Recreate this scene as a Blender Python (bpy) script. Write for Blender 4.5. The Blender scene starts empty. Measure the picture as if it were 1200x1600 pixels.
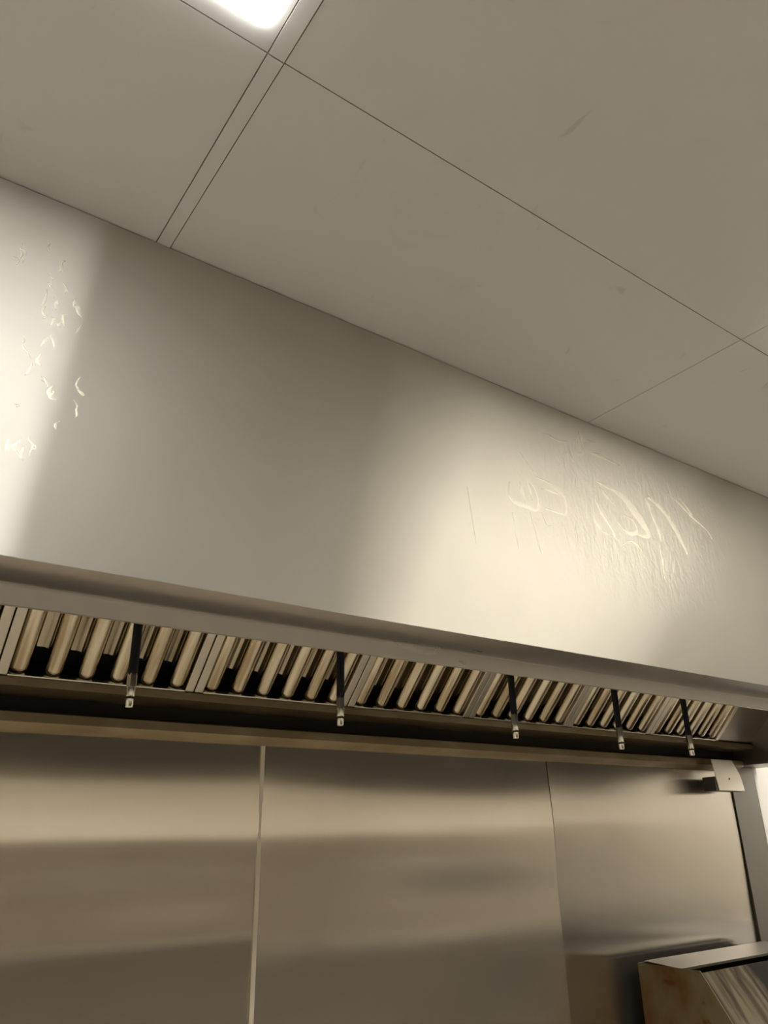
import bpy, bmesh, math, random
from mathutils import Vector, Matrix

scene = bpy.context.scene
COL = scene.collection
random.seed(7)
EYE = 1.6          # camera height above the floor, metres

# ------------------------------------------------------------------ camera
YAW, PITCH, ROLL, FPX = 0.62525649, 0.40823373, -0.01952536, 1177.04
fwd = Vector((math.sin(YAW) * math.cos(PITCH), math.cos(YAW) * math.cos(PITCH), math.sin(PITCH)))
right0 = Vector((math.cos(YAW), -math.sin(YAW), 0))
up0 = right0.cross(fwd)
rgt = math.cos(ROLL) * right0 + math.sin(ROLL) * up0
upv = -math.sin(ROLL) * right0 + math.cos(ROLL) * up0
cam_data = bpy.data.cameras.new('camera')
cam_data.sensor_fit = 'VERTICAL'
cam_data.sensor_height = 36.0
cam_data.lens = FPX / 1600.0 * 36.0
cam_data.clip_start = 0.02
cam = bpy.data.objects.new('camera', cam_data)
COL.objects.link(cam)
cam.matrix_world = Matrix(((rgt.x, upv.x, -fwd.x, 0), (rgt.y, upv.y, -fwd.y, 0), (rgt.z, upv.z, -fwd.z, EYE), (0, 0, 0, 1)))
scene.camera = cam

# ------------------------------------------------------------------ light settings
LAMP_STRENGTH = 15.0
LAMP_COLOR = (1.0, 0.99, 0.955)     # cool panel at the left
LAMP_COLOR_WARM = (1.0, 0.945, 0.82)  # the warmer panels to the right
world = bpy.data.worlds.new('world')
scene.world = world
world.use_nodes = True
world.node_tree.nodes['Background'].inputs[0].default_value = (0.9, 0.85, 0.78, 1)
world.node_tree.nodes['Background'].inputs[1].default_value = 0.0
vs = scene.view_settings
vs.view_transform = 'Standard'
vs.look = 'None'
vs.exposure = 0.08
vs.gamma = 1.0
vs.use_curve_mapping = False


# ------------------------------------------------------------------ helpers
def tag(o, label=None, cat=None, group=None, kind=None):
    if label: o['label'] = label
    if cat: o['category'] = cat
    if group: o['group'] = group
    if kind: o['kind'] = kind
    return o


def empty(name, loc, label, cat, group=None):
    o = bpy.data.objects.new(name, None)
    o.empty_display_size = 0.1
    o.location = loc
    COL.objects.link(o)
    return tag(o, label, cat, group)


class MB:
    """collects shapes into one mesh; coordinates are given from eye level (z = 0 at the camera)"""
    def __init__(self):
        self.bm = bmesh.new()

    def quad_strip(self, rings, close=True, caps=True):
        vs_ = [[self.bm.verts.new(p) for p in r] for r in rings]
        n = len(rings[0])
        for a, b in zip(vs_[:-1], vs_[1:]):
            for i in range(n if close else n - 1):
                j = (i + 1) % n
                self.bm.faces.new((a[i], a[j], b[j], b[i]))
        if caps and close:
            self.bm.faces.new(list(reversed(vs_[0])))
            self.bm.faces.new(vs_[-1])
        return self

    def box(self, x0, x1, y0, y1, z0, z1):
        return self.quad_strip([[(x0, y0, z), (x1, y0, z), (x1, y1, z), (x0, y1, z)] for z in (z0, z1)])

    def prism_x(self, prof, x0, x1):
        """closed (y, z) profile swept along x"""
        return self.quad_strip([[(x, y, z) for y, z in prof] for x in (x0, x1)])

    def prism_y(self, prof, y0, y1):
        """closed (x, z) profile swept along y"""
        return self.quad_strip([[(x, y, z) for x, z in prof] for y in (y0, y1)])

    def lathe(self, cx, cy, prof, n=24):
        """(radius, z) profile turned about a vertical axis"""
        rings = [[(cx + r * math.cos(2 * math.pi * k / n), cy + r * math.sin(2 * math.pi * k / n), z) for k in range(n)] for r, z in prof]
        return self.quad_strip(rings)

    def sheet(self, pts, thick, x0, x1):
        """open (y, z) polyline as a folded sheet of the given thickness, swept along x"""
        P = [Vector(p) for p in pts]
        off = []
        for i in range(len(P)):
            d = (P[min(i + 1, len(P) - 1)] - P[max(i - 1, 0)]).normalized()
            off.append(P[i] + Vector((-d.y, d.x)) * thick)
        return self.prism_x([tuple(p) for p in P] + [tuple(p) for p in reversed(off)], x0, x1)

    def build(self, name, mat, parent=None, bevel=0.0, smooth=False, label=None, origin=(0, 0, 0)):
        """lift to the floor datum and link as one object; a child keeps world placement under its parent"""
        bmesh.ops.recalc_face_normals(self.bm, faces=self.bm.faces)
        base = parent_world(parent) if parent else Vector(origin)
        for v in self.bm.verts:
            v.co = v.co + Vector((0, 0, EYE)) - base
        me = bpy.data.meshes.new(name)
        if smooth:
            for f in self.bm.faces: f.smooth = True
        self.bm.to_mesh(me)
        self.bm.free()
        me.materials.append(mat)
        o = bpy.data.objects.new(name, me)
        COL.objects.link(o)
        if parent:
            o.parent = parent
        else:
            o.location = base
        if bevel:
            m = o.modifiers.new('bevel', 'BEVEL')
            m.width = bevel; m.segments = 2; m.limit_method = 'ANGLE'; m.angle_limit = math.radians(40)
        if smooth:
            m = o.modifiers.new('split', 'EDGE_SPLIT'); m.split_angle = math.radians(50)
        if label: o['label'] = label
        return o


def parent_world(p):
    v = Vector((0, 0, 0))
    while p is not None:
        v += p.location
        p = p.parent
    return v


def copy_tree(o, parent=None):
    c = o.copy()
    COL.objects.link(c)
    c.parent = parent
    for ch in [x for x in bpy.data.objects if x.parent == o]:
        copy_tree(ch, c)
    return c


# ------------------------------------------------------------------ materials
class M:
    """small node-graph helper round one Principled material"""
    def __init__(self, name, color=(.8, .8, .8), rough=.5, metal=0., aniso=0., tangent=None):
        self.m = bpy.data.materials.new(name)
        self.m.use_nodes = True
        self.t = self.m.node_tree
        self.b = self.t.nodes['Principled BSDF']
        self.b.inputs['Base Color'].default_value = (*color, 1)
        self.b.inputs['Roughness'].default_value = rough
        self.b.inputs['Metallic'].default_value = metal
        if aniso:
            self.b.inputs['Anisotropic'].default_value = aniso
            c = self.t.nodes.new('ShaderNodeCombineXYZ')
            for i in range(3): c.inputs[i].default_value = tangent[i]
            self.t.links.new(c.outputs[0], self.b.inputs['Tangent'])
        self._pos = None

    def pos(self, scale=(1, 1, 1)):
        tc = self.t.nodes.new('ShaderNodeTexCoord')
        mp = self.t.nodes.new('ShaderNodeMapping')
        mp.inputs['Scale'].default_value = scale
        self.t.links.new(tc.outputs['Object'], mp.inputs['Vector'])
        return mp.outputs[0]

    def noise(self, scale, detail=3, stretch=(1, 1, 1), distortion=0., rough=.5):
        n = self.t.nodes.new('ShaderNodeTexNoise')
        n.inputs['Scale'].default_value = scale
        n.inputs['Detail'].default_value = detail
        n.inputs['Roughness'].default_value = rough
        n.inputs['Distortion'].default_value = distortion
        self.t.links.new(self.pos(stretch), n.inputs['Vector'])
        return n.outputs['Fac']

    def ramp(self, fac, stops):
        r = self.t.nodes.new('ShaderNodeValToRGB')
        e = r.color_ramp.elements
        while len(e) < len(stops): e.new(0.5)
        for el, (p, c) in zip(e, stops):
            el.position = p
            el.color = (c, c, c, 1) if isinstance(c, (int, float)) else (*c, 1)
        self.t.links.new(fac, r.inputs[0])
        return r.outputs[0]

    def mix(self, fac, a, b, blend='MIX'):
        n = self.t.nodes.new('ShaderNodeMix')
        n.data_type = 'RGBA'; n.blend_type = blend
        for sock, v in ((n.inputs[0], fac), (n.inputs[6], a), (n.inputs[7], b)):
            if hasattr(v, 'is_linked'): self.t.links.new(v, sock)
            elif isinstance(v, (int, float)): sock.default_value = v
            else: sock.default_value = (*v, 1)
        return n.outputs[2]

    def math(self, op, a, b=0.):
        n = self.t.nodes.new('ShaderNodeMath'); n.operation = op
        n.inputs[2].default_value = .5
        for sock, v in ((n.inputs[0], a), (n.inputs[1], b)):
            if hasattr(v, 'is_linked'): self.t.links.new(v, sock)
            else: sock.default_value = v
        return n.outputs[0]

    def color(self, s): self.t.links.new(s, self.b.inputs['Base Color']); return self
    def rough(self, s): self.t.links.new(s, self.b.inputs['Roughness']); return self

    def bump(self, h, strength=.2, dist=.002):
        n = self.t.nodes.new('ShaderNodeBump')
        n.inputs['Strength'].default_value = strength
        n.inputs['Distance'].default_value = dist
        self.t.links.new(h, n.inputs['Height'])
        self.t.links.new(n.outputs[0], self.b.inputs['Normal'])
        return self


STEEL = (.49, .475, .445)
# hood front: steel brushed left-right, so highlights stretch up and down
def brushed_steel(name, across, along, haze, c_lo, c_hi, brush=(1, 0, 0), film=0., streaks=None):
    """two lobes: a narrow-by-wide brushed reflection and a broad haze of the same metal;
    film adds blotches of dried haze, streaks a patch of shallow drip relief centred at (x, z) with (rx, rz)"""
    k = M(name, c_hi, .4, 1.0)
    t = k.t
    col = k.mix(k.ramp(k.noise(2.2, 3), [(.35, 0.), (.7, 1.)]), c_lo, c_hi)
    k.color(col)
    k.b.inputs['Roughness'].default_value = .62
    gl = t.nodes.new('ShaderNodeBsdfAnisotropic')
    gl.distribution = 'MULTI_GGX'
    a0 = math.sqrt(across * along)
    gl.inputs['Anisotropy'].default_value = 1 - a0 / along
    gl.inputs['Roughness'].default_value = math.sqrt(a0)
    t.links.new(col, gl.inputs['Color'])
    tg = t.nodes.new('ShaderNodeCombineXYZ')
    for i in range(3): tg.inputs[i].default_value = brush[i]
    t.links.new(tg.outputs[0], gl.inputs['Tangent'])
    if streaks:
        sp = t.nodes.new('ShaderNodeSeparateXYZ')
        t.links.new(k.pos(), sp.inputs[0])
        mask = None
        for cx, cz, rx, rz, amount in streaks:
            ex = k.math('POWER', k.math('ABSOLUTE', k.math('DIVIDE', k.math('SUBTRACT', sp.outputs[0], cx), rx)), 2.)
            ez = k.math('POWER', k.math('ABSOLUTE', k.math('DIVIDE', k.math('SUBTRACT', sp.outputs[2], cz), rz)), 2.)
            one = k.math('MULTIPLY', k.ramp(k.math('ADD', ex, ez), [(.15, 1.), (.95, 0.)]), amount)
            mask = one if mask is None else k.math('ADD', mask, one)
        h = k.math('ADD', k.noise(55, 4, (1, 1, .45), .8, .6), k.math('MULTIPLY', k.noise(26, 3, (1, 1, .18), .5), .7))
        bp = t.nodes.new('ShaderNodeBump')
        bp.inputs['Distance'].default_value = .002
        t.links.new(mask, bp.inputs['Strength'])
        t.links.new(h, bp.inputs['Height'])
        t.links.new(bp.outputs[0], gl.inputs['Normal'])
    mx = t.nodes.new('ShaderNodeMixShader')
    mx.inputs[0].default_value = haze
    if film:
        b1 = k.ramp(k.noise(38, 9, (1, 1, .8), .35, .74), [(.50, 0.), (.64, 1.)])
        sx = t.nodes.new('ShaderNodeSeparateXYZ')
        t.links.new(k.pos(), sx.inputs[0])
        b2 = k.ramp(k.math('MULTIPLY_ADD', sx.outputs[0], .2), [(.245, 1.), (.285, .10)])
        t.links.new(k.math('ADD', k.math('MULTIPLY', k.math('MULTIPLY', b1, b2), film), haze), mx.inputs[0])
    t.links.new(gl.outputs[0], mx.inputs[1])
    t.links.new(k.b.outputs[0], mx.inputs[2])
    t.links.new(mx.outputs[0], t.nodes['Material Output'].inputs['Surface'])
    return k.m
MAT_HOOD = brushed_steel('brushed_hood_steel', .009, .90, .36, (.50, .475, .425), (.56, .535, .48), (1, 0, 0), 0., [(.15, .44, .62, .27, 1.0)])
ms = M('hood_lip_steel', (.50, .475, .445), .3, 1.0, .6, (1, 0, 0))
ms.rough(ms.ramp(ms.noise(5, 4, (.3, 1, 1)), [(.3, .27), (.7, .36)]))
MAT_LIP = ms.m
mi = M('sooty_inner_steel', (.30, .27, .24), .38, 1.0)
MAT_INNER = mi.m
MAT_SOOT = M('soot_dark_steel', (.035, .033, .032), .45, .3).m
mg = M('shaded_rear_steel', (.028, .02, .016), .6, .0)  # near-black brown carries the shade between trough and rear lip
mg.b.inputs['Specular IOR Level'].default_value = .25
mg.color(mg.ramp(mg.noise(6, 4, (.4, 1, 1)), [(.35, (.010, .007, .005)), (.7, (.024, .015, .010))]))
MAT_REAR_SHADE = mg.m
mt = M('tan_stained_steel', (.42, .34, .22), .38, .9)
mt.color(mt.ramp(mt.noise(8, 5, (.5, 1, 1), .4), [(.3, (.24, .175, .095)), (.65, (.38, .315, .20))]))
MAT_TAN = mt.m
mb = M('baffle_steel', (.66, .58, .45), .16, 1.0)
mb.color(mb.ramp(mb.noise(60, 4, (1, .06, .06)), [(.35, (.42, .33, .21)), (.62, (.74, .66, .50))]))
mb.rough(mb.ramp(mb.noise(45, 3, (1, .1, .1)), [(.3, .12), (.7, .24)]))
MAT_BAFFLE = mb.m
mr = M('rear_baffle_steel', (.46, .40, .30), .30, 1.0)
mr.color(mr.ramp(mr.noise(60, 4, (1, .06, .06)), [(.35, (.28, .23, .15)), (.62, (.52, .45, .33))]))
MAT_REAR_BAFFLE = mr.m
MAT_RIM = M('filter_rim_steel', (.56, .51, .42), .34, 1.0).m
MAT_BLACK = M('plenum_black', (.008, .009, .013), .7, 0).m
MAT_PIPE = M('black_painted_pipe', (.007, .008, .011), .7, 0).m
MAT_NOZZLE = M('nickel_nozzle', (.80, .77, .68), .22, 1.0).m
MAT_DARKRING = M('dark_ring', (.05, .045, .035), .4, .8).m
# wall panels: smoother sheet, soft sideways smear
MAT_PANELS = [brushed_steel('wall_panel_steel', a, .11, .22, (.74, .68, .59), (.81, .75, .655), (0, 0, 1), .05) for a in (.010, .014, .020)]
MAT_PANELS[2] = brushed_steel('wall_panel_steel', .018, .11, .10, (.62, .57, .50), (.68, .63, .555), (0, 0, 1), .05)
MAT_STRIP = M('bright_joint_strip', (.80, .74, .62), .45, .35).m
MAT_DULL = M('dull_grey_steel', (.36, .34, .31), .42, 1.0).m
MAT_TRIM = M('dark_trim_steel', (.20, .185, .16), .45, 1.0).m
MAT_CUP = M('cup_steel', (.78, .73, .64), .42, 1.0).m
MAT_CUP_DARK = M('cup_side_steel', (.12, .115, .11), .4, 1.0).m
mf = M('heat_stained_steel', (.45, .36, .22), .42, .85)
stain = mf.ramp(mf.noise(6, 6, (1, 1, .7), .15), [(.46, 0.), (.66, 1.)])
spots = mf.ramp(mf.noise(16, 3, (1, 1, 1), .3), [(.62, 0.), (.70, 1.)])
c1 = mf.mix(stain, (.19, .158, .095), (.15, .075, .022))
mf.color(mf.mix(spots, c1, (.13, .06, .02)))
MAT_FLUE = mf.m
mk = M('grease_streaked_steel', (.3, .25, .18), .75, .05)
mk.b.inputs['Specular IOR Level'].default_value = .15
ck = mk.ramp(mk.noise(26, 5, (1, .15, .15), .5), [(.36, (.07, .05, .032)), (.58, (.20, .165, .108))])
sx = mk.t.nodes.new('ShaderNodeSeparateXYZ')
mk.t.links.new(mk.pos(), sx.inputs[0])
right_shade = mk.ramp(mk.math('ADD', sx.outputs[0], mk.math('MULTIPLY', mk.noise(5, 4), .3)), [(-.03 + .03, 0.), (.07, 1.)])  # shade over the right part of the slope, put into its colour
mk.color(mk.mix(right_shade, ck, (.03, .023, .017)))
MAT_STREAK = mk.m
MAT_FLANGE = M('flue_cap_steel', (.27, .24, .195), .42, 1.0).m
MAT_APPL = M('dark_appliance_steel', (.10, .085, .07), .45, .9).m
MAT_RUBBER = M('black_rubber', (.02, .02, .02), .7).m
# room surfaces
mc = M('painted_ceiling_board', (.575, .565, .545), .42)
sm = mc.ramp(mc.noise(5, 6, (1, 1, 1), 1.2, .6), [(.62, 0.), (.74, .35)])
sm2 = mc.ramp(mc.noise(19, 4, (1, .5, 1), 1.0), [(.70, 0.), (.76, .5)])
cc = mc.mix(sm, (.575, .565, .545), (.49, .475, .445))
mc.color(mc.mix(sm2, cc, (.41, .385, .35)))
mc.bump(mc.noise(60, 3), .05, .002)
MAT_CEIL = mc.m
MAT_SEAM = M('ceiling_seam_dark', (.36, .33, .30), .8).m
MAT_CREAM = M('cream_wall_paint', (.88, .83, .73), .6).m
mfl = M('quarry_tile_floor', (.20, .13, .10), .55)
mfl.color(mfl.ramp(mfl.noise(9, 3), [(.3, (.46, .41, .35)), (.7, (.56, .51, .44))]))
MAT_FLOOR = mfl.m
MAT_TILE = M('brown_wall_tile', (.20, .165, .13), .4).m
MAT_SMEAR = M('dried_cleaner_film', (.93, .87, .72), .5, .35).m
MAT_SMEAR.node_tree.nodes['Principled BSDF'].inputs['Alpha'].default_value = .30
def lens(name, color):
    m_ = bpy.data.materials.new(name)
    m_.use_nodes = True
    b = m_.node_tree.nodes['Principled BSDF']
    b.inputs['Base Color'].default_value = (.9, .9, .9, 1)
    b.inputs['Emission Color'].default_value = (*color, 1)
    b.inputs['Emission Strength'].default_value = LAMP_STRENGTH
    return m_
MAT_LENS = lens('lamp_lens', LAMP_COLOR)
MAT_LENS_WARM = lens('warm_lamp_lens', LAMP_COLOR_WARM)
MAT_WHITE = M('white_housing', (.8, .8, .78), .5).m

# ------------------------------------------------------------------ measures (from eye level)
ZC = 0.961                    # ceiling
D = 1.05                      # hood front
B = 2.15                      # face of the steel wall panels
XL, XR = -1.02, 3.84          # hood ends
ROOM = (-5.2, 7.6, -1.75, 2.17)
FL = -EYE


def struct(mb_, name, mat, **k):
    return tag(mb_.build(name, mat, **k), kind='structure')


# ------------------------------------------------------------------ setting
x0, x1, y0, y1 = ROOM
struct(MB().box(x0, x1, y0, y1 + .15, FL - .1, FL), 'floor', MAT_FLOOR)
struct(MB().box(x0, x1, y1, y1 + .15, FL, ZC), 'wall_back', MAT_CREAM)
struct(MB().box(x0 - .15, x0, y0 - .15, y1 + .15, FL, ZC), 'wall_left', MAT_CREAM)
struct(MB().box(x1, x1 + .15, y0 - .15, y1 + .15, FL, ZC), 'wall_right', MAT_CREAM)
struct(MB().box(x0, x1, y0 - .15, y0, FL, ZC), 'wall_rear', MAT_CREAM)
# ceiling: boards with hairline joints and one covering strip under a backing slab
cb = MB()
G = .0009
xs = [x0, -3.2, -2.08, -.94, .28, .305, 1.404, 2.50, 3.60, 4.72, 5.84, x1]
ys = [y0, -1.20, .02, .632, y1]
for i in range(len(xs) - 1):
    for j in range(len(ys) - 1):
        drop = .001 if i == 4 else 0
        cb.box(xs[i] + G, xs[i + 1] - G, ys[j] + G, ys[j + 1] - G, ZC - drop, ZC + .012)
struct(cb, 'ceiling', MAT_CEIL)
struct(MB().box(x0, x1, y0, y1, ZC + .004, ZC + .05), 'trim_1', MAT_SEAM)
# rear wall dressing that the steel reflects: brown tile band and a ledge
struct(MB().box(x0, 5.3, y0, y0 + .012, -.64, -.18), 'trim_2', MAT_TILE)
struct(MB().box(5.302, x1, y0, y0 + .012, FL, .05), 'trim_3', M('tan_wall_tile', (.42, .365, .29), .5).m)

# ceiling lights
def ceiling_light(xa, xb, ya, yb, label, glow=None):
    t = empty('ceiling_light', ((xa + xb) / 2, (ya + yb) / 2, ZC + EYE), label, 'light', 'ceiling light panels')
    MB().box(xa + .012, xb - .012, ya + .012, yb - .012, ZC - .004, ZC + .002).build('housing', MAT_WHITE, t)
    MB().box(xa, xb, ya, yb, ZC - .009, ZC - .003).build('lens', glow or MAT_LENS, t, bevel=.001)
    return t
ceiling_light(-.96, .2605, -.01, .5965, 'bright white rectangular ceiling light whose corner shows at top of picture')
ceiling_light(1.405, 2.625, -.07, .54, 'ceiling light just past the right edge of the picture', MAT_LENS_WARM)
ceiling_light(4.10, 5.32, .90, 1.51, 'added ceiling light beyond the right end of the hood')  # unseen fixture added to brighten the cream wall past the hood
ceiling_light(6.06, 7.28, -.07, .54, 'added ceiling light near the right end wall')  # extra panel out of view, added to lift the room light
ceiling_light(-3.33, -2.11, -.01, .5965, 'added ceiling light far left, near the end wall')  # likewise added outside the view for more bounce in the room

# ------------------------------------------------------------------ exhaust hood
hood = empty('exhaust_hood', ((XL + XR) / 2, 1.6, EYE + .27),
             'long stainless steel kitchen exhaust hood under the ceiling', 'exhaust hood')
MB().box(XL, XR, D, D + .012, .352, ZC - .002).build('front_panel', MAT_HOOD, hood,
    label='tall brushed steel front face with cleaner smears')
MB().sheet([(D + .0005, .3515), (1.1375, .3420), (1.1400, .3412), (1.1412, .3390), (1.1420, .312), (1.150, .312), (1.152, .36)], .003, XL, XR).build(
    'front_lip', MAT_LIP, hood, label='dark turned-under bottom lip')
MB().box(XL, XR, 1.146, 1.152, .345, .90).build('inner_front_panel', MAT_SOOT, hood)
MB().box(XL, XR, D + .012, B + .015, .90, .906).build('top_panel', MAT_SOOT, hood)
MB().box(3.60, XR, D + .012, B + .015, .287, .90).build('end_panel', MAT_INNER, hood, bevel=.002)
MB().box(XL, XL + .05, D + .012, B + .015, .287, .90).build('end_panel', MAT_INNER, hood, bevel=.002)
MB().box(XL + .05, 3.60, 2.13, B + .015, .27, .90).build('rear_panel', MAT_REAR_SHADE, hood, label='dark brown rear panel, coloured for the shade behind the trough')
MB().prism_x([(2.09, .305), (2.09, .281), (2.13, .267), (2.148, .262), (2.148, .309), (2.10, .309)], XL + .05, 3.60).build(
    'rear_lip', MAT_TAN, hood, bevel=.001, label='tan-stained ledge along the wall')
MB().sheet([(2.022, .377), (2.024, .357), (2.128, .350)], .003, XL + .05, 3.60).build('grease_trough', MAT_TAN, hood, label='tan-stained grease trough')
# sloping filter bank: s runs up the slope from the lower edge, n points out towards the cook
FY, FZ = 2.030, .380
SL = (-math.sin(math.radians(45)), math.cos(math.radians(45)))
NL = (-math.cos(math.radians(45)), -math.sin(math.radians(45)))
def fp(x, s, n): return (x, FY + SL[0] * s + NL[0] * n, FZ + SL[1] * s + NL[1] * n)
FW, FX0, FH = .504, .296, .50
def slope_box(mb_, xa, xb, s0, s1, n0, n1):
    return mb_.quad_strip([[fp(xa, s, n0), fp(xb, s, n0), fp(xb, s, n1), fp(xa, s, n1)] for s in (s0, s1)])
FXE = FX0 + 6 * FW
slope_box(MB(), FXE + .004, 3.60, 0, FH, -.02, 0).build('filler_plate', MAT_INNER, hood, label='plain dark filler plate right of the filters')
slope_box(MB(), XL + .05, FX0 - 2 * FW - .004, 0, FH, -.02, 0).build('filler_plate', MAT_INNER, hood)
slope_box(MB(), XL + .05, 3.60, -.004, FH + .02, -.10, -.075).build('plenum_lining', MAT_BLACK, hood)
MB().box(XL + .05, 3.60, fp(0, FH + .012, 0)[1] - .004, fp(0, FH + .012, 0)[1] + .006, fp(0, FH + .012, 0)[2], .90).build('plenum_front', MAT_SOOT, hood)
# dried streaks of cleaner on the front face (traced on the panel's own plane)
def on_front(px, py):
    d = (px - 600) / FPX * rgt - (py - 800) / FPX * upv + fwd
    return d * (D / d.y)
def smear(mb_, pts, w):
    P = [on_front(*p) for p in pts]
    # smooth the traced line
    Q = []
    for i in range(len(P) - 1):
        a, b, c, e = P[max(i - 1, 0)], P[i], P[i + 1], P[min(i + 2, len(P) - 1)]
        for k in range(5):
            t = k / 5
            Q.append(.5 * ((2 * b) + (-a + c) * t + (2 * a - 5 * b + 4 * c - e) * t * t + (-a + 3 * b - 3 * c + e) * t ** 3))
    Q.append(P[-1])
    rings = []
    for i, q in enumerate(Q):
        d = (Q[min(i + 1, len(Q) - 1)] - Q[max(i - 1, 0)]); d.y = 0
        d.normalize() if d.length else None
        nrm = Vector((-d.z, 0, d.x))
        u = i / (len(Q) - 1)
        ww = w * (.25 + .75 * math.sin(math.pi * min(max(u, .06), .94))) * (1 + .25 * math.sin(9 * u + w * 900))
        a, c = q + nrm * ww, q - nrm * ww
        rings.append([(a.x, D - .0001, a.z), (q.x, D - .0007, q.z), (c.x, D - .0001, c.z), (q.x, D + .0004, q.z)])
    mb_.quad_strip(rings)
sb = MB()
for pts, w in [
    ([(796, 752), (795, 772), (802, 784), (822, 790), (838, 797), (842, 786), (836, 765), (826, 750)], .0045),
    ([(812, 752), (817, 772), (822, 790)], .004),
    ([(822, 750), (828, 768), (832, 782)], .004),
    ([(838, 747), (852, 752), (868, 762), (880, 774), (885, 788), (884, 803), (870, 801), (852, 795)], .0055),
    ([(846, 764), (862, 768), (880, 776)], .003),
    ([(932, 752), (946, 760), (962, 768), (978, 782), (990, 798), (1004, 818), (1014, 836), (1004, 838), (992, 833)], .010),
    ([(936, 760), (948, 776), (958, 786)], .005),
    ([(930, 778), (938, 798), (948, 814), (958, 830), (962, 840)], .006),
    ([(928, 796), (930, 812), (940, 828), (956, 838)], .005),
    ([(958, 806), (970, 822), (984, 834), (996, 830), (988, 812), (976, 806)], .004),
    ([(1006, 772), (1014, 792), (1022, 812), (1034, 846)], .006),
    ([(1012, 776), (1030, 792), (1046, 812), (1062, 840), (1074, 866)], .008),
    ([(1044, 772), (1056, 782), (1070, 796), (1086, 812), (1104, 828), (1112, 842)], .004),
    ([(904, 675), (901, 690), (903, 708), (912, 706), (908, 690), (905, 678)], .006),
    ([(918, 707), (934, 711), (950, 719), (968, 728)], .005),
    ([(906, 686), (920, 689), (930, 691)], .003),
    ([(842, 674), (856, 680), (870, 688), (886, 690)], .003),
    ([(886, 690), (890, 706), (896, 722)], .002),
    ([(876, 702), (880, 720), (884, 740)], .0018),
    ([(812, 706), (822, 722), (838, 742)], .0018),
    ([(1058, 776), (1072, 790), (1078, 802)], .003),
    ([(846, 800), (854, 820), (862, 822)], .0018), ([(800, 800), (806, 830), (810, 860)], .0015),
    ([(828, 800), (836, 830), (846, 866)], .0015), ([(1030, 850), (1036, 880), (1038, 905)], .002),
    ([(966, 858), (984, 846), (1000, 856), (1006, 870)], .003), ([(730, 760), (736, 800), (744, 850)], .0015),
]:
    smear(sb, pts, w * 1.05)
for i in range(34):   # small crinkles of dried film on the left stretch of the face
    px, py = random.gauss(85, 34), random.uniform(380, 700)
    px -= max(0, (py - 520)) * .18
    pts = [(px, py)]
    for k in range(random.randint(2, 4)):
        pts.append((pts[-1][0] + random.uniform(-7, 9), pts[-1][1] + random.uniform(2, 12)))
    smear(sb, pts, random.uniform(.0012, .003))
tag(sb.build('cleaner_smear', MAT_SMEAR, hood, smooth=True, label='dried whitish swirls of cleaner'), kind='stuff')

# ------------------------------------------------------------------ baffle filters (each lifts out)
NB, RIM, BW = 6, .026, .049
def make_filter(xa, label):
    o = fp(xa + FW / 2, 0, 0)
    t = empty('baffle_filter', (o[0], o[1], o[2] + EYE), label, 'grease filter', 'baffle filters in the hood')
    xb = xa + FW
    for (a, b) in ((xa + .0015, xa + RIM), (xb - RIM, xb - .0015)):
        slope_box(MB(), a, b, .002, FH, -.045, .004).build('side_rim', MAT_RIM, t, bevel=.002)
    slope_box(MB(), xa + RIM, xb - RIM, .002, .008, -.010, .006).build('bottom_rim', MAT_NOZZLE, t, bevel=.001)
    slope_box(MB(), xa + RIM, xb - RIM, FH - .03, FH, -.045, .006).build('top_rim', MAT_RIM, t, bevel=.001)
    pitch = (FW - 2 * RIM - BW) / (NB - 1)
    for k in range(NB):
        c = xa + RIM + BW / 2 + k * pitch
        m = MB()
        # outward-bulging channel, rolled shoulders
        outer = [(BW / 2 * math.sin(a), -.020 + .024 * math.cos(a)) for a in [math.radians(d) for d in range(-90, 91, 12)]]
        inner = [(x * .93, n - .0015) for x, n in outer]
        rings = []
        for s, sc in ((.010, .80), (.016, .95), (.024, 1.0), (FH - .03, 1.0)):
            rings.append([fp(c + x * sc, s, n * sc - (1 - sc) * .02) for x, n in outer] + [fp(c + x * sc, s, n * sc - (1 - sc) * .02 - .001) for x, n in reversed(inner)])
        m.quad_strip(rings)
        m.build('front_baffle', MAT_BAFFLE, t, smooth=True)
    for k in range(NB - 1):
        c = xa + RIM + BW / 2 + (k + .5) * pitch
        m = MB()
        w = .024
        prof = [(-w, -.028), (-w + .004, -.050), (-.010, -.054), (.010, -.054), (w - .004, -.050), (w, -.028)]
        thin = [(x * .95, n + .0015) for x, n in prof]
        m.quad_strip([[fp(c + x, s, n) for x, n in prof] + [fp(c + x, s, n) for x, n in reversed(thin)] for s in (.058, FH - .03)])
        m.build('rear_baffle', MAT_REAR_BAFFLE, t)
    return t
labels = {-2: 'baffle filter beyond the left edge of the picture', -1: 'baffle filter cut off by the left edge of the picture',
          0: 'first full baffle filter from the left, behind the leftmost nozzle pipe',
          1: 'second full baffle filter from the left, ending behind the second nozzle pipe',
          2: 'third full baffle filter from the left, between the second and third nozzle pipes',
          3: 'fourth full baffle filter from the left, behind the third nozzle pipe',
          4: 'fifth full baffle filter from the left, behind the fourth nozzle pipe',
          5: 'rightmost baffle filter, next to the plain dark filler plate'}
f0 = make_filter(FX0, labels[0])
for k in (-2, -1, 1, 2, 3, 4, 5):
    c = copy_tree(f0)
    c.location.x += k * FW
    c['label'] = labels[k]

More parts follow.
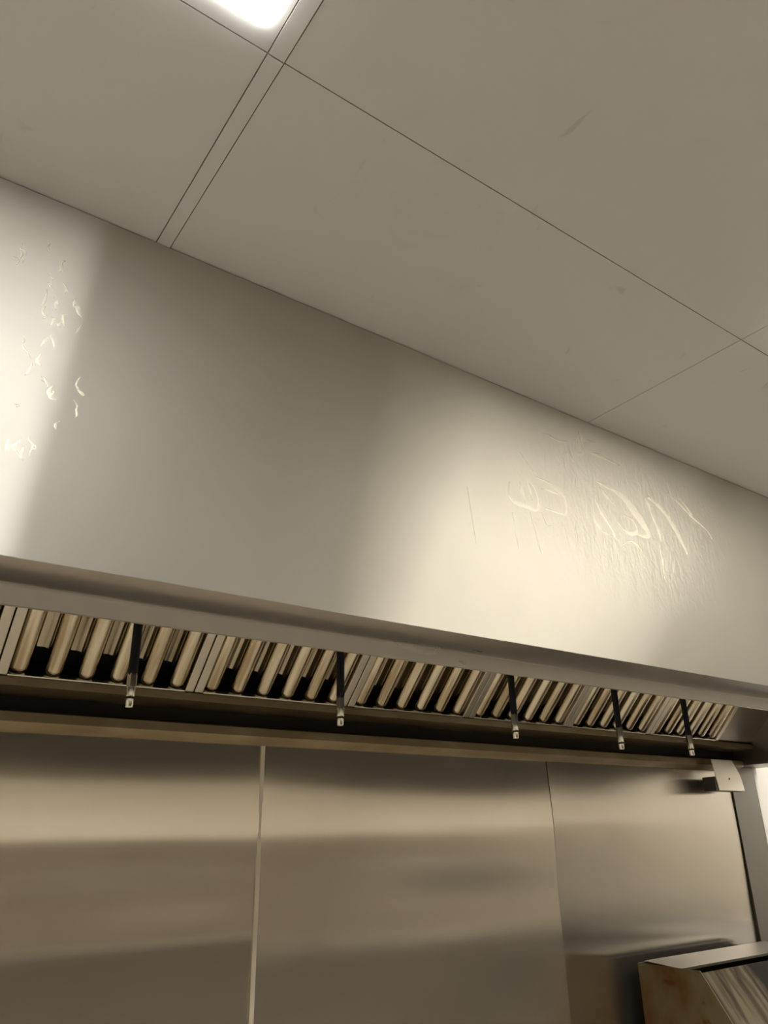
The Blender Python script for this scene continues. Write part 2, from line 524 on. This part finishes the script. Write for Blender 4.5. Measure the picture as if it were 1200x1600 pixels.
# ------------------------------------------------------------------ fire-suppression drops
def drop(x, y, zt, zb, label):
    t = empty('nozzle_pipe', (x, y, zt + EYE), label, 'nozzle pipe', 'fire suppression drops under the hood')
    MB().lathe(x, y, [(.0098, zb + .066), (.0098, zt)], 20).build('pipe', MAT_PIPE, t, smooth=True, label='black drop pipe')
    n = MB().lathe(x, y, [(.0090, zb + .040), (.0108, zb + .041), (.0108, zb + .068), (.0100, zb + .070)], 6).build('nozzle', MAT_NOZZLE, t, label='shiny metal spray nozzle')
    MB().lathe(x, y, [(.0088, zb + .021), (.0095, zb + .024), (.0095, zb + .040)], 20).build('collar', MAT_NOZZLE, n, smooth=True)
    MB().lathe(x, y, [(.0090, zb + .0165), (.0110, zb + .018), (.0110, zb + .020), (.0090, zb + .0215)], 20).build('ring', MAT_DARKRING, n, smooth=True)
    MB().lathe(x, y, [(.0068, zb), (.0076, zb + .001), (.0084, zb + .017)], 20).build('tip', MAT_NOZZLE, n, smooth=True)
    return t
ND = 1.60
for sx, sz, lb in ((.309, .161, 'leftmost black drop pipe with a shiny nozzle'),
                   (.632, .158, 'second black nozzle pipe from the left'),
                   (1.003, .159, 'middle black nozzle pipe of the five'),
                   (1.295, .1535, 'fourth black nozzle pipe from the left'),
                   (1.53, .1515, 'rightmost black nozzle pipe, in front of the last filter')):
    drop(sx * ND, ND, .8995, sz * ND, lb)

# ------------------------------------------------------------------ stainless wall panels
def wall_panel(xa, xb, bulges, tilt, finish, label):
    t = MB()
    nx, nz = 48, 64
    za, zb = FL + .06, .30
    def dy(u, v):
        s = 0
        for A, cu, cv, ru, rv in bulges:
            s += A * math.exp(-((u - cu) / ru) ** 2 - ((v - cv) / rv) ** 2)
        return s
    rings = []
    front = [[t.bm.verts.new((xa + (xb - xa) * i / nx, B + .004 - dy(i / nx, za + (zb - za) * j / nz) + tilt * (za + (zb - za) * j / nz - zb),
                              za + (zb - za) * j / nz)) for i in range(nx + 1)] for j in range(nz + 1)]
    back = [[t.bm.verts.new((xa + (xb - xa) * i, y1 - .001, za + (zb - za) * j)) for i in (0, 1)] for j in (0, 1)]
    for j in range(nz):
        for i in range(nx):
            t.bm.faces.new((front[j][i], front[j][i + 1], front[j + 1][i + 1], front[j + 1][i]))
    t.bm.faces.new([front[0][i] for i in range(nx, -1, -1)] + [back[0][0], back[0][1]])
    t.bm.faces.new([front[nz][i] for i in range(nx + 1)] + [back[1][1], back[1][0]])
    t.bm.faces.new([front[j][0] for j in range(nz + 1)] + [back[1][0], back[0][0]])
    t.bm.faces.new([front[j][nx] for j in range(nz, -1, -1)] + [back[0][1], back[1][1]])
    o = t.build('wall_panel', MAT_PANELS[finish], smooth=True)
    return tag(o, label, 'steel wall panel', 'stainless wall panels')
wall_panel(-.14, 1.079, [(.0070, .6, .045, 1.2, .135), (-.0016, .75, -.13, .35, .06), (.0024, .85, -.24, .35, .08), (-.0014, .5, -.36, .5, .08)], 0, 0,
           'stainless wall panel left of the bright vertical joint strip')
wall_panel(1.086, 2.310, [(.0065, .15, .05, .55, .14), (.0095, .85, .03, .55, .16), (-.0012, .6, -.20, .4, .08), (.0016, .3, -.33, .5, .10)], 0, 1,
           'stainless wall panel between the bright joint strip and the thin dark seam')
wall_panel(2.317, 3.556, [(.0085, .15, .04, .6, .14), (.0040, .9, -.10, .5, .22)], -.010, 2,
           'stainless wall panel right of the thin dark seam, behind the flue riser')
tag(MB().sheet([(B - .002, FL + .06), (B - .002, .29)], -.004, 1.0765, 1.0895).build('joint_strip', MAT_STRIP, bevel=.0008),
    'bright narrow vertical strip covering the joint of two wall panels', 'joint strip')
# corner trim right of the panels
ct = empty('corner_trim', (3.68, B, FL + EYE), 'grey steel upright trim at right end of the panels', 'trim')
MB().box(3.562, 3.70, B - .004, y1 - .001, FL, .285).build('face_plate', MAT_TRIM, ct, bevel=.001)
MB().box(3.70, 3.785, B + .004, y1 - .001, FL, .285).build('return_plate', MAT_TRIM, ct)
MB().box(3.785, 3.815, B + .003, y1 - .001, FL, .285).build('edge_strip', MAT_CREAM, ct, bevel=.002, label='pale edge strip')

# grease cup hung under the right end of the hood
gc = empty('grease_cup', (3.38, 2.08, .17 + EYE), 'small stainless grease cup hanging under right end of the hood', 'grease cup')
m = MB()
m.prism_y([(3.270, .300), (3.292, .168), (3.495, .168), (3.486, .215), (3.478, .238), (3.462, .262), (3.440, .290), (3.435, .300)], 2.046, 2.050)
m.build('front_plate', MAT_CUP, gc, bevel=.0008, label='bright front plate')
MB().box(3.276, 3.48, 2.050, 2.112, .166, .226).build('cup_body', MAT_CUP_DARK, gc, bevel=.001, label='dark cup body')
MB().box(3.40, 3.44, 2.112, B + .002, .18, .22).build('wall_bracket', MAT_DULL, gc)
m = MB()
m.quad_strip([[(3.385 + .004 * math.cos(a), yy, .218 + .004 * math.sin(a)) for a in [2 * math.pi * k / 12 for k in range(12)]] for yy in (2.044, 2.047)])
m.build('screw', MAT_DARKRING, gc, label='small dark screw')

# ------------------------------------------------------------------ cooking appliance with flue riser
XS, XE, ZT = 2.639, 3.462, -.442
fr = empty('griddle', (3.05, 1.8, FL + EYE), 'heat-stained cooking appliance with a stainless flue riser against the wall', 'griddle')
side = [(2.100, ZT - .001), (1.838, ZT - .001), (1.746, -.584), (1.640, -.75), (2.100, -.75)]
MB().prism_x(side, XS, XS + .003).build('side_panel', MAT_FLUE, fr, bevel=.0006, label='tan side cheek with rust stains')
MB().prism_x(side, XE - .003, XE).build('side_panel', MAT_FLUE, fr)
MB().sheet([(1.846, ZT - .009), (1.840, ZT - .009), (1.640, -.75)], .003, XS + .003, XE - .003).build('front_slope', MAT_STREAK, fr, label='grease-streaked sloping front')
MB().sheet([(2.072, ZT + .008), (2.066, ZT + .008), (1.922, ZT - .003), (1.922, ZT - .012)], .003, XS + .006, XE - .004).build('flue_cap', MAT_FLANGE, fr, bevel=.0008, label='bright cap of the flue')
MB().box(XS + .003, XE - .003, 2.09, 2.10, -.75, ZT - .001).build('rear_panel', MAT_APPL, fr)
MB().box(XS + .003, XE - .003, 1.70, 2.09, -.75, -.74).build('flue_floor', MAT_BLACK, fr)
MB().box(XS, XE, 1.40, 2.10, -1.45, -.752).build('body', MAT_APPL, fr, bevel=.004)
MB().box(XS + .01, XE - .01, 1.39, 1.64, -.752, -.735).build('griddle_plate', MAT_BLACK, fr, bevel=.003)
for xx in (XS + .06, XE - .06):
    for yy in (1.46, 2.04):
        MB().lathe(xx, yy, [(.018, FL), (.025, FL + .01), (.022, -1.45)], 16).build('leg', MAT_DULL, fr, smooth=True)
# neighbour at the right edge
nb = empty('oven', (3.9, 1.8, FL + EYE), 'dark steel oven at the right edge, beside the flue riser', 'oven')
MB().box(3.482, 4.30, 1.45, 2.125, -1.45, -.462).build('body', MAT_APPL, nb, bevel=.004)
MB().box(3.53, 4.25, 1.432, 1.452, -1.2, -.62).build('door', MAT_APPL, nb, bevel=.004)
for xx in (3.54, 4.24):
    for yy in (1.52, 2.06):
        MB().lathe(xx, yy, [(.018, FL), (.025, FL + .01), (.022, -1.45)], 16).build('leg', MAT_DULL, nb, smooth=True)

# counter across the aisle, behind the viewer (seen only in the steel)
pc = empty('prep_counter', (1.2, -1.4, FL + EYE), 'steel prep counter across the aisle, seen only as a reflection', 'counter')
MB().box(-1.6, 4.4, y0 + .02, -1.10, -.70, -.66).build('countertop', MAT_DULL, pc, bevel=.003)
MB().box(-1.58, 4.38, y0 + .04, -1.14, FL + .1, -.70).build('cabinet', MAT_APPL, pc)
dc = empty('floor_cabinet', (6.4, -1.4, FL + EYE), 'low black cabinet across the aisle, seen only as a reflection', 'cabinet')
MB().box(4.6, 7.5, y0 + .02, -1.0, FL + .06, -.80).build('body', MAT_BLACK, dc, bevel=.004)
MB().box(4.64, 7.46, y0 + .05, -1.06, FL, FL + .06).build('plinth', MAT_BLACK, dc)
MB().box(-1.58, 4.38, y0 + .08, -1.20, FL, FL + .1).build('plinth', MAT_BLACK, pc)
